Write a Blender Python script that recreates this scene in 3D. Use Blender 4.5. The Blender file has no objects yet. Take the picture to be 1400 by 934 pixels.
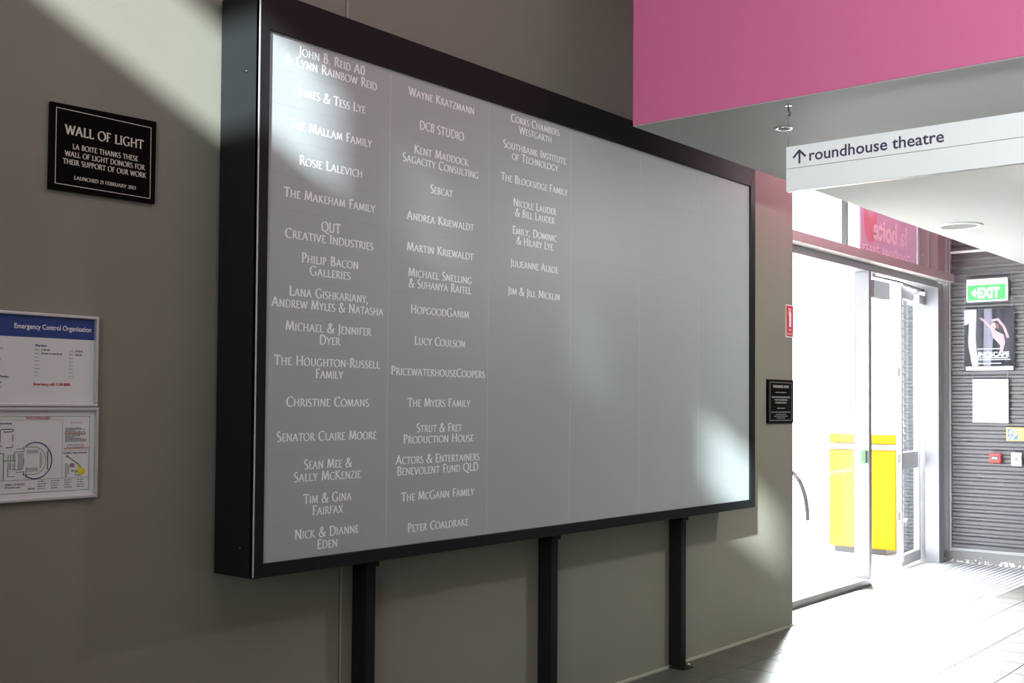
import bpy, bmesh, math, random
from mathutils import Vector, Matrix
random.seed(7)
C = bpy.context.scene.collection
SC = bpy.context.scene

# ---------------------------------------------------------------- camera
EYE = Vector((0.0, -3.4091, 1.5))
YAW, PITCH, ROLL = 0.8835, 0.0282, -0.0069
fw = Vector((math.sin(YAW)*math.cos(PITCH), math.cos(YAW)*math.cos(PITCH), math.sin(PITCH)))
rt = Vector((math.cos(YAW), -math.sin(YAW), 0.0))
up = rt.cross(fw)
rt2 = rt*math.cos(ROLL) - up*math.sin(ROLL)
up2 = rt*math.sin(ROLL) + up*math.cos(ROLL)
cd = bpy.data.cameras.new('camera'); cam = bpy.data.objects.new('camera', cd); C.objects.link(cam)
cd.sensor_width = 36; cd.lens = 1537.145/1400*36; cd.shift_y = (507.7-467)/1400
cd.clip_start = 0.05; cd.clip_end = 300
M = Matrix((rt2, up2, -fw)).transposed().to_4x4(); M.translation = EYE
cam.matrix_world = M
SC.camera = cam

# ---------------------------------------------------------------- world, sun, lamps, exposure
w = bpy.data.worlds.new('sky'); SC.world = w; w.use_nodes = True
w.node_tree.nodes['Background'].inputs[0].default_value = (0.95, 0.98, 1.0, 1)
w.node_tree.nodes['Background'].inputs[1].default_value = 12.0

def lamp(name, kind, loc, direction, energy, color=(1, 1, 1), size=None, size_y=None, angle=None, shape='RECTANGLE', spread=None):
    d = bpy.data.lights.new(name, kind); o = bpy.data.objects.new(name, d); C.objects.link(o)
    d.energy = energy; d.color = color
    if kind == 'AREA':
        d.shape = shape; d.size = size
        if size_y: d.size_y = size_y
    if angle is not None: d.angle = angle
    if spread: d.spread = math.radians(spread)
    o.location = loc
    o.rotation_euler = Vector(direction).to_track_quat('-Z', 'Y').to_euler()
    return o
lamp('sun', 'SUN', (-6, -6, 8), (0.503, 0.239, -0.229), 17.5, (0.90, 0.97, 1.0), angle=math.radians(1.3))
lamp('hall_front_fill', 'AREA', (-1.8, -4.4, 2.6), (1, 0.0, 0.04), 122, (0.97, 0.98, 1.0), 4.5, 2.6, spread=95)  # added fill lamp behind the camera for fascia and sign; no window there
lamp('hall_overhead_fill', 'AREA', (2.6, -3.2, 5.2), (0, 0.25, -1), 42, (0.93, 1.0, 0.95), 4.0, 2.0)  # unseen area lamp added overhead to fill the hall
lamp('entrance_daylight_fill', 'AREA', (12.4, 2.9, 2.9), (-5.0, -4.0, -2.7), 2300, (0.95, 0.97, 1.0), 2.4, 1.6, spread=110)  # area lamp added outside to boost daylight on the lobby floor
lamp('soffit_downlight_lamp', 'AREA', (6.6, -2.2, 2.775), (-0.12, 0.5, -0.6), 48, (0.98, 0.98, 0.90), 0.3, shape='DISK')

SC.view_settings.view_transform = 'Standard'
SC.view_settings.look = 'None'
SC.view_settings.gamma = 1
SC.view_settings.use_curve_mapping = False
SC.view_settings.exposure = 0.14

# ---------------------------------------------------------------- materials
def mat(name, col, rough=0.5, metal=0.0, spec=0.5, noise=0.0, nscale=20.0, bump=0.0, bscale=200.0, coat=0.0, emit=None, estr=0.0):
    m = bpy.data.materials.new(name); m.use_nodes = True
    nt = m.node_tree; b = nt.nodes['Principled BSDF']
    b.inputs['Base Color'].default_value = (*col, 1)
    b.inputs['Roughness'].default_value = rough
    b.inputs['Metallic'].default_value = metal
    b.inputs['Specular IOR Level'].default_value = spec
    b.inputs['Coat Weight'].default_value = coat
    if emit:
        b.inputs['Emission Color'].default_value = (*emit, 1); b.inputs['Emission Strength'].default_value = estr
    tc = nt.nodes.new('ShaderNodeTexCoord')
    if noise:
        n = nt.nodes.new('ShaderNodeTexNoise'); n.inputs['Scale'].default_value = nscale; n.inputs['Detail'].default_value = 4
        nt.links.new(tc.outputs['Object'], n.inputs['Vector'])
        mx = nt.nodes.new('ShaderNodeMix'); mx.data_type = 'RGBA'
        mx.inputs['A'].default_value = (*[c*(1-noise) for c in col], 1)
        mx.inputs['B'].default_value = (*[min(1, c*(1+noise)) for c in col], 1)
        nt.links.new(n.outputs['Fac'], mx.inputs['Factor']); nt.links.new(mx.outputs['Result'], b.inputs['Base Color'])
    if bump:
        n2 = nt.nodes.new('ShaderNodeTexNoise'); n2.inputs['Scale'].default_value = bscale; n2.inputs['Detail'].default_value = 3
        nt.links.new(tc.outputs['Object'], n2.inputs['Vector'])
        bp = nt.nodes.new('ShaderNodeBump'); bp.inputs['Strength'].default_value = bump; bp.inputs['Distance'].default_value = 0.002
        nt.links.new(n2.outputs['Fac'], bp.inputs['Height']); nt.links.new(bp.outputs['Normal'], b.inputs['Normal'])
    return m

def glass_mat(name, tint=(0.93, 0.96, 0.96), haze=0.0, refl=1.0):
    m = bpy.data.materials.new(name); m.use_nodes = True; nt = m.node_tree
    nt.nodes.remove(nt.nodes['Principled BSDF']); out = nt.nodes['Material Output']
    tr = nt.nodes.new('ShaderNodeBsdfTransparent'); tr.inputs[0].default_value = (*tint, 1)
    gl = nt.nodes.new('ShaderNodeBsdfGlossy'); gl.inputs['Roughness'].default_value = 0.02
    fr = nt.nodes.new('ShaderNodeFresnel'); fr.inputs['IOR'].default_value = 1.45
    mu = nt.nodes.new('ShaderNodeMath'); mu.operation = 'MULTIPLY'; mu.inputs[1].default_value = refl
    ge = nt.nodes.new('ShaderNodeNewGeometry'); inv = nt.nodes.new('ShaderNodeMath'); inv.operation = 'SUBTRACT'; inv.inputs[0].default_value = 1
    nt.links.new(ge.outputs['Backfacing'], inv.inputs[1])
    m0 = nt.nodes.new('ShaderNodeMath'); m0.operation = 'MULTIPLY'
    nt.links.new(fr.outputs[0], m0.inputs[0]); nt.links.new(inv.outputs[0], m0.inputs[1])
    nt.links.new(m0.outputs[0], mu.inputs[0])
    mx = nt.nodes.new('ShaderNodeMixShader'); nt.links.new(mu.outputs[0], mx.inputs[0])
    nt.links.new(gl.outputs[0], mx.inputs[2])
    if haze:
        tl = nt.nodes.new('ShaderNodeBsdfTranslucent'); tl.inputs[0].default_value = (0.95, 0.97, 1, 1)
        m2 = nt.nodes.new('ShaderNodeMixShader'); m2.inputs[0].default_value = haze
        nt.links.new(tr.outputs[0], m2.inputs[1]); nt.links.new(tl.outputs[0], m2.inputs[2])
        nt.links.new(m2.outputs[0], mx.inputs[1])
    else: nt.links.new(tr.outputs[0], mx.inputs[1])
    nt.links.new(mx.outputs[0], out.inputs[0])
    return m

def film_mat(name, col, opac=0.7):
    m = bpy.data.materials.new(name); m.use_nodes = True; nt = m.node_tree
    nt.nodes.remove(nt.nodes['Principled BSDF']); out = nt.nodes['Material Output']
    tl = nt.nodes.new('ShaderNodeBsdfTranslucent'); tl.inputs[0].default_value = (*col, 1)
    df = nt.nodes.new('ShaderNodeBsdfDiffuse'); df.inputs[0].default_value = (*col, 1)
    m1 = nt.nodes.new('ShaderNodeMixShader'); m1.inputs[0].default_value = opac
    nt.links.new(tl.outputs[0], m1.inputs[1]); nt.links.new(df.outputs[0], m1.inputs[2])
    nt.links.new(m1.outputs[0], out.inputs[0]); return m

def wall_mat():
    m = mat('taupe_wall_paint', (0.240, 0.229, 0.186), 0.62, noise=0.07, nscale=2.2, bump=0.25, bscale=260)
    nt = m.node_tree; b = nt.nodes['Principled BSDF']
    src = b.inputs['Base Color'].links[0].from_socket
    tc = nt.nodes.new('ShaderNodeTexCoord'); mp = nt.nodes.new('ShaderNodeMapping'); mp.inputs['Scale'].default_value = (1, 1, 0.45)
    nt.links.new(tc.outputs['Object'], mp.inputs[0])
    n = nt.nodes.new('ShaderNodeTexNoise'); n.inputs['Scale'].default_value = 9; n.inputs['Detail'].default_value = 6; n.inputs['Roughness'].default_value = 0.75
    nt.links.new(mp.outputs[0], n.inputs['Vector'])
    r = nt.nodes.new('ShaderNodeValToRGB'); r.color_ramp.elements[0].position = 0.70; r.color_ramp.elements[1].position = 0.73
    nt.links.new(n.outputs['Fac'], r.inputs[0])
    mx = nt.nodes.new('ShaderNodeMix'); mx.data_type = 'RGBA'; mx.inputs['B'].default_value = (0.42, 0.40, 0.36, 1)
    nt.links.new(r.outputs[0], mx.inputs['Factor']); nt.links.new(src, mx.inputs['A']); nt.links.new(mx.outputs['Result'], b.inputs['Base Color'])
    return m

def floor_mat():
    m = mat('dark_speckled_tile', (0.085, 0.078, 0.068), 0.4, spec=0.9, bump=0.06, bscale=90)
    nt = m.node_tree; b = nt.nodes['Principled BSDF']
    tc = nt.nodes.new('ShaderNodeTexCoord')
    v = nt.nodes.new('ShaderNodeTexVoronoi'); v.inputs['Scale'].default_value = 75
    nt.links.new(tc.outputs['Object'], v.inputs['Vector'])
    r = nt.nodes.new('ShaderNodeValToRGB'); r.color_ramp.elements[0].position = 0.10; r.color_ramp.elements[0].color = (0.30, 0.28, 0.24, 1)
    r.color_ramp.elements[1].position = 0.2; r.color_ramp.elements[1].color = (0.085, 0.078, 0.068, 1)
    nt.links.new(v.outputs['Distance'], r.inputs[0]); nt.links.new(r.outputs[0], b.inputs['Base Color'])
    n = nt.nodes.new('ShaderNodeTexNoise'); n.inputs['Scale'].default_value = 6; nt.links.new(tc.outputs['Object'], n.inputs['Vector'])
    mr = nt.nodes.new('ShaderNodeMapRange'); mr.inputs['To Min'].default_value = 0.38; mr.inputs['To Max'].default_value = 0.48
    nt.links.new(n.outputs['Fac'], mr.inputs[0]); nt.links.new(mr.outputs[0], b.inputs['Roughness'])
    return m

def scuffed_mat(name, col, chip):
    m = mat(name, col, 0.6); nt = m.node_tree; b = nt.nodes['Principled BSDF']
    tc = nt.nodes.new('ShaderNodeTexCoord'); sp = nt.nodes.new('ShaderNodeSeparateXYZ'); nt.links.new(tc.outputs['Object'], sp.inputs[0])
    n = nt.nodes.new('ShaderNodeTexNoise'); n.inputs['Scale'].default_value = 34; n.inputs['Detail'].default_value = 5
    nt.links.new(tc.outputs['Object'], n.inputs['Vector'])
    mr = nt.nodes.new('ShaderNodeMapRange'); mr.inputs['From Min'].default_value = 0.0; mr.inputs['From Max'].default_value = 0.09
    mr.inputs['To Min'].default_value = 0.12; mr.inputs['To Max'].default_value = -0.2
    nt.links.new(sp.outputs['Z'], mr.inputs[0])
    ad = nt.nodes.new('ShaderNodeMath'); nt.links.new(n.outputs['Fac'], ad.inputs[0]); nt.links.new(mr.outputs[0], ad.inputs[1])
    r = nt.nodes.new('ShaderNodeValToRGB'); r.color_ramp.elements[0].position = 0.6; r.color_ramp.elements[0].color = (*col, 1)
    r.color_ramp.elements[1].position = 0.63; r.color_ramp.elements[1].color = (*chip, 1)
    nt.links.new(ad.outputs[0], r.inputs[0]); nt.links.new(r.outputs[0], b.inputs['Base Color'])
    return m

WALL = wall_mat(); TILE = floor_mat()
GROUT = mat('grout', (0.03, 0.028, 0.026), 0.9)
SEAL = mat('sealant', (0.42, 0.39, 0.32), 0.6)
GROOVE = mat('joint_shadow_gap', (0.05, 0.045, 0.04), 0.8)
BLACK = mat('black_powder_coat', (0.014, 0.015, 0.016), 0.30, spec=0.12, noise=0.1, nscale=30, bump=0.05, bscale=500)
BLACKP = mat('black_plastic', (0.01, 0.01, 0.01), 0.4)
PANEL = mat('frosted_panel', (0.365, 0.39, 0.397), 0.48, spec=0.7, noise=0.015, nscale=3)
JOINT = mat('pale_joint', (0.52, 0.54, 0.54), 0.5)
LETTER = mat('clear_white_lettering', (0.93, 0.94, 0.95), 0.4)
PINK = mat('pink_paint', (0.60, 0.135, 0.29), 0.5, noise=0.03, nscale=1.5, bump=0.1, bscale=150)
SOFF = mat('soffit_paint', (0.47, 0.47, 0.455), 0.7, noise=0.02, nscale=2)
PINK2 = mat('low_bounce_pink_paint', (0.36, 0.13, 0.175), 0.6)  # fascia pink darkened to weaken its bounce onto the wall
CEIL = mat('ceiling_paint', (0.7, 0.69, 0.66), 0.8)
ALU = mat('brushed_aluminium', (0.62, 0.63, 0.64), 0.4, 0.6, noise=0.04, nscale=40)
FRAMEW = mat('silver_door_frame', (0.29, 0.29, 0.315), 0.45, 0.1, noise=0.03, nscale=10)
BEAM = mat('grey_beam_paint', (0.36, 0.33, 0.32), 0.45, noise=0.03, nscale=4)
WHITE = mat('white_plastic', (0.86, 0.87, 0.88), 0.35)
SIGNW = mat('white_sign_enamel', (0.88, 0.91, 0.92), 0.3)
NAVY = mat('navy_letters', (0.045, 0.035, 0.09), 0.4)
STEEL = mat('stainless_steel', (0.55, 0.55, 0.55), 0.25, 1.0)
DARKST = mat('dark_steel', (0.08, 0.08, 0.08), 0.35, 0.8)
BRASS = mat('brass', (0.75, 0.6, 0.2), 0.3, 1.0)
CORR = mat('grey_corrugated_steel', (0.105, 0.102, 0.108), 0.42, 0.1, noise=0.05, nscale=6)
CORRO = mat('darkened_corrugated_steel', (0.05, 0.05, 0.052), 0.6, noise=0.05, nscale=6)  # same cladding steel, darkened to offset the strong outdoor light
SKIRT = scuffed_mat('grey_plinth_paint', (0.20, 0.20, 0.20), (0.75, 0.74, 0.70))
LEAFM = mat('silver_door_leaf', (0.50, 0.50, 0.51), 0.45, 0.1)
GLASS = glass_mat('clear_glass'); HAZY = glass_mat('hazy_glass', (0.80, 0.82, 0.82), haze=0.006)
TINT = glass_mat('tinted_glass', (0.30, 0.31, 0.31)); ACRYL = glass_mat('clear_acrylic', (0.95, 0.97, 0.97), refl=0.3)
YELLOW = mat('yellow_paint', (0.55, 0.19, 0.0), 0.5, spec=0.1, noise=0.03, nscale=5)
CONC = mat('pale_concrete', (0.62, 0.62, 0.60), 0.8, noise=0.05, nscale=4)
GREYP = mat('mid_grey_paint', (0.33, 0.34, 0.35), 0.5)
AWN = mat('awning_grey', (0.02, 0.02, 0.022), 0.7, spec=0.1)
STRIP = mat('pale_window_strip', (0.75, 0.76, 0.77), 0.6)
RED = mat('red_plastic', (0.70, 0.03, 0.03), 0.35)
REDS = mat('red_sign_print', (0.62, 0.04, 0.06), 0.4)
PAPER = mat('white_paper', (0.72, 0.72, 0.73), 0.6, noise=0.01)
BLUE = mat('blue_print', (0.012, 0.045, 0.22), 0.5)
BLUET = mat('dark_blue_text', (0.03, 0.03, 0.16), 0.5)
GREYT = mat('grey_text', (0.25, 0.24, 0.25), 0.6)
BLACKT = mat('dark_text', (0.06, 0.06, 0.07), 0.6)
REDT = mat('red_text', (0.55, 0.03, 0.04), 0.5)
GREENT = mat('green_print', (0.12, 0.25, 0.12), 0.5)
LGREY = mat('light_grey_print', (0.45, 0.45, 0.46), 0.6)
YELT = mat('yellow_print', (0.75, 0.65, 0.02), 0.5)
PURP = mat('purple_print', (0.25, 0.2, 0.27), 0.5)
GOLD = mat('pale_plaque_lettering', (0.66, 0.62, 0.55), 0.45)
GOLDD = mat('dim_plaque_lettering', (0.30, 0.29, 0.27), 0.5)
PLQ = mat('black_plaque', (0.004, 0.004, 0.004), 0.35, spec=0.03)
EXITG = mat('exit_green_lit', (0.01, 0.22, 0.04), 0.4, spec=0.2, emit=(0.22, 0.95, 0.30), estr=0.8)
EXITW = mat('exit_white_lit', (0.9, 0.95, 0.9), 0.4, emit=(0.85, 1, 0.85), estr=1.6)
FILMP = film_mat('pink_film', (0.46, 0.32, 0.42), 0.985); FILML = film_mat('pale_pink_film', (0.80, 0.70, 0.74), 0.985)
FILMR = film_mat('red_film', (0.62, 0.30, 0.34), 0.98); FILMG = film_mat('pale_reflection_film', (0.62, 0.56, 0.57), 0.97)
DARKPIC = mat('poster_dark', (0.016, 0.014, 0.02), 0.6, spec=0.05, noise=0.4, nscale=6)
MIDPIC = mat('poster_grey_violet', (0.05, 0.043, 0.06), 0.6, spec=0.05, noise=0.2, nscale=8)
WHPIC = mat('poster_white', (0.50, 0.47, 0.58), 0.5)
WHPIC2 = mat('poster_grey_curtain', (0.22, 0.20, 0.27), 0.6, spec=0.1)
SKIN = mat('poster_skin_print', (0.50, 0.31, 0.32), 0.5)
HAIRP = mat('poster_hair_print', (0.22, 0.06, 0.06), 0.5)
EARY = mat('sign_yellow', (0.88, 0.50, 0.13), 0.5); EARB = mat('sign_blue', (0.08, 0.16, 0.36), 0.5)
GRILLE = mat('grey_grille', (0.20, 0.195, 0.18), 0.6)
MATD = mat('mat_carpet', (0.28, 0.27, 0.33), 0.9); MATL = mat('mat_aluminium', (0.6, 0.6, 0.62), 0.5, 0.3)
RACK = mat('dark_purple_tube', (0.012, 0.004, 0.010), 0.5, spec=0.1)

# ---------------------------------------------------------------- helpers
def link_mesh(name, verts, faces, m, parent=None, smooth=False):
    me = bpy.data.meshes.new(name); me.from_pydata([tuple(v) for v in verts], [], faces); me.update()
    o = bpy.data.objects.new(name, me); C.objects.link(o)
    if m: me.materials.append(m)
    if smooth:
        for p in me.polygons: p.use_smooth = True
    if parent: o.parent = parent; o.matrix_parent_inverse = Matrix.Translation(-parent.location)
    return o
def from_bm(name, bm, m, parent=None, smooth=False):
    me = bpy.data.meshes.new(name); bm.to_mesh(me); bm.free()
    o = bpy.data.objects.new(name, me); C.objects.link(o)
    for k in (m if isinstance(m, (list, tuple)) else [m]): me.materials.append(k)
    if smooth:
        for p in me.polygons: p.use_smooth = True
    if parent: o.parent = parent; o.matrix_parent_inverse = Matrix.Translation(-parent.location)
    return o
def add_box(bm, x0, x1, y0, y1, z0, z1, bev=0.0):
    x0, x1 = min(x0, x1), max(x0, x1); y0, y1 = min(y0, y1), max(y0, y1); z0, z1 = min(z0, z1), max(z0, z1)
    vs = [bm.verts.new(p) for p in [(x0,y0,z0),(x1,y0,z0),(x1,y1,z0),(x0,y1,z0),(x0,y0,z1),(x1,y0,z1),(x1,y1,z1),(x0,y1,z1)]]
    fs = [bm.faces.new([vs[i] for i in f]) for f in [(3,2,1,0),(4,5,6,7),(0,1,5,4),(1,2,6,5),(2,3,7,6),(3,0,4,7)]]
    if bev:
        es = list({e for f in fs for e in f.edges})
        bmesh.ops.bevel(bm, geom=es, offset=bev, segments=2, profile=0.5, affect='EDGES')
    return bm
def box(name, x0, x1, y0, y1, z0, z1, m, parent=None, bev=0.0):
    bm = bmesh.new(); add_box(bm, x0, x1, y0, y1, z0, z1, bev); return from_bm(name, bm, m, parent)
def prism(bm, poly, axis, a, b):
    """poly: list of 2D points; axis 'y': points (x,z); axis 'x': points (y,z); axis 'z': (x,y)"""
    def P(p, t):
        return {'y': (p[0], t, p[1]), 'x': (t, p[0], p[1]), 'z': (p[0], p[1], t)}[axis]
    lo = [bm.verts.new(P(p, a)) for p in poly]; hi = [bm.verts.new(P(p, b)) for p in poly]
    n = len(poly)
    bm.faces.new(lo); bm.faces.new(hi[::-1])
    for i in range(n): bm.faces.new([lo[i], hi[i], hi[(i+1) % n], lo[(i+1) % n]][::-1])
    bmesh.ops.recalc_face_normals(bm, faces=bm.faces[:])
    return bm
def add_tube(bm, pts, r, seg=10, caps=True):
    pts = [Vector(p) for p in pts]; rings = []
    rr = r if isinstance(r, (list, tuple)) else [r]*len(pts)
    prev = None
    for i, p in enumerate(pts):
        t = (pts[min(i+1, len(pts)-1)] - pts[max(i-1, 0)]).normalized()
        if prev is None:
            a = Vector((0, 0, 1)) if abs(t.z) < 0.9 else Vector((1, 0, 0)); n = t.cross(a).normalized()
        else: n = (prev - t*prev.dot(t)).normalized()
        prev = n; b = t.cross(n)
        rings.append([bm.verts.new(p + (n*math.cos(k*2*math.pi/seg) + b*math.sin(k*2*math.pi/seg))*rr[i]) for k in range(seg)])
    for i in range(len(rings)-1):
        for k in range(seg):
            bm.faces.new([rings[i][k], rings[i][(k+1) % seg], rings[i+1][(k+1) % seg], rings[i+1][k]])
    if caps: bm.faces.new(rings[0][::-1]); bm.faces.new(rings[-1])
    bmesh.ops.recalc_face_normals(bm, faces=bm.faces[:])
    return bm
def tube(name, pts, r, m, parent=None, seg=10):
    bm = bmesh.new(); add_tube(bm, pts, r, seg); return from_bm(name, bm, m, parent, smooth=True)
def lathe(name, prof, centre, m, parent=None, seg=40, smooth=True):
    """prof: (r, z) list around vertical axis"""
    bm = bmesh.new(); rings = []
    for r, z in prof:
        rings.append([bm.verts.new((centre[0]+r*math.cos(k*2*math.pi/seg), centre[1]+r*math.sin(k*2*math.pi/seg), centre[2]+z)) for k in range(seg)])
    for i in range(len(rings)-1):
        for k in range(seg): bm.faces.new([rings[i][k], rings[i][(k+1) % seg], rings[i+1][(k+1) % seg], rings[i+1][k]])
    bm.faces.new(rings[0]); bm.faces.new(rings[-1])
    bmesh.ops.recalc_face_normals(bm, faces=bm.faces[:])
    return from_bm(name, bm, m, parent, smooth=smooth)
def empty(name, loc):
    o = bpy.data.objects.new(name, None); o.location = loc; o.empty_display_size = 0.1; C.objects.link(o); return o
def tag(o, label, cat, group=None):
    o['label'] = label; o['category'] = cat
    if group: o['group'] = group
    return o
def struct(o, label=None):
    o['kind'] = 'structure'
    if label: o['label'] = label
    return o
def thing(name, label, cat, loc, group=None): return tag(empty(name, loc), label, cat, group)
def skel(name, loc): return struct(empty(name, loc))

# flat print on a plane. plane: function (u, v) -> world point
def print_poly(name, polys, plane, m, parent):
    vs, fs = [], []
    o_ = Vector(plane(0, 0)); nrm = (Vector(plane(1, 0))-o_).cross(Vector(plane(0, 1))-o_)
    for k, poly in enumerate(polys):      # overlapping strokes are laid over one another like layers of ink
        d = nrm*((k % 24)*1.5e-5)
        b = len(vs); vs += [Vector(plane(*p))+d for p in poly]; fs.append(tuple(range(b, b+len(poly))))
    return link_mesh(name, vs, fs, m, parent)
def rect(u0, v0, u1, v1): return [(u0, v0), (u1, v0), (u1, v1), (u0, v1)]
def outline(u0, v0, u1, v1, t): return [rect(u0, v0, u1, v0+t), rect(u0, v1-t, u1, v1), rect(u0, v0, u0+t, v1), rect(u1-t, v0, u1, v1)]
def stroke(pts, wd):
    """polyline of constant width -> quads"""
    out = []
    for a, b in zip(pts[:-1], pts[1:]):
        d = (Vector(b) - Vector(a)); 
        if d.length < 1e-9: continue
        n = Vector((-d.y, d.x)).normalized()*wd/2; e = d.normalized()*wd*0.15
        a2, b2 = Vector(a)-e, Vector(b)+e
        out.append([tuple(a2-n), tuple(b2-n), tuple(b2+n), tuple(a2+n)])
    return out
def arc(cx, cy, rx, ry, a0, a1, n=12):
    return [(cx+rx*math.cos(math.radians(a0+(a1-a0)*i/n)), cy+ry*math.sin(math.radians(a0+(a1-a0)*i/n))) for i in range(n+1)]
def Y_plane(x, z0, y):      # faces -Y, reads left to right along +X
    return lambda u, v: (x+u, y, z0+v)
def X_plane(y, z0, x):      # faces -X, reads left to right along -Y
    return lambda u, v: (x, y-u, z0+v)

# sans text from Blender's own built-in font, turned into mesh
def sans(name, text, plane, u, v, height, m, parent, width=None, bold=0.0, align='L', mirror=False):
    cu = bpy.data.curves.new('t', 'FONT'); cu.body = text; cu.size = 1.0; cu.offset = bold; cu.resolution_u = 3
    ob = bpy.data.objects.new('t', cu); C.objects.link(ob)
    bpy.context.view_layer.update()
    dg = bpy.context.evaluated_depsgraph_get()
    me = bpy.data.meshes.new_from_object(ob.evaluated_get(dg)); bpy.data.objects.remove(ob); bpy.data.curves.remove(cu)
    xs = [q.co.x for q in me.vertices]; x0, x1 = min(xs), max(xs)
    cap = 0.729
    sy = height/cap; sx = sy if width is None else width/(x1-x0)
    wd = (x1-x0)*sx; off = {'L': 0, 'C': -wd/2, 'R': -wd}[align]
    for q in me.vertices:
        uu = (q.co.x-x0)*sx
        if mirror: uu = wd-uu
        q.co = plane(u+off+uu, v+q.co.y*sy)
    me.materials.clear(); me.materials.append(m); me.name = name
    o = bpy.data.objects.new(name, me); C.objects.link(o)
    if parent: o.parent = parent; o.matrix_parent_inverse = Matrix.Translation(-parent.location)
    return o

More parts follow.
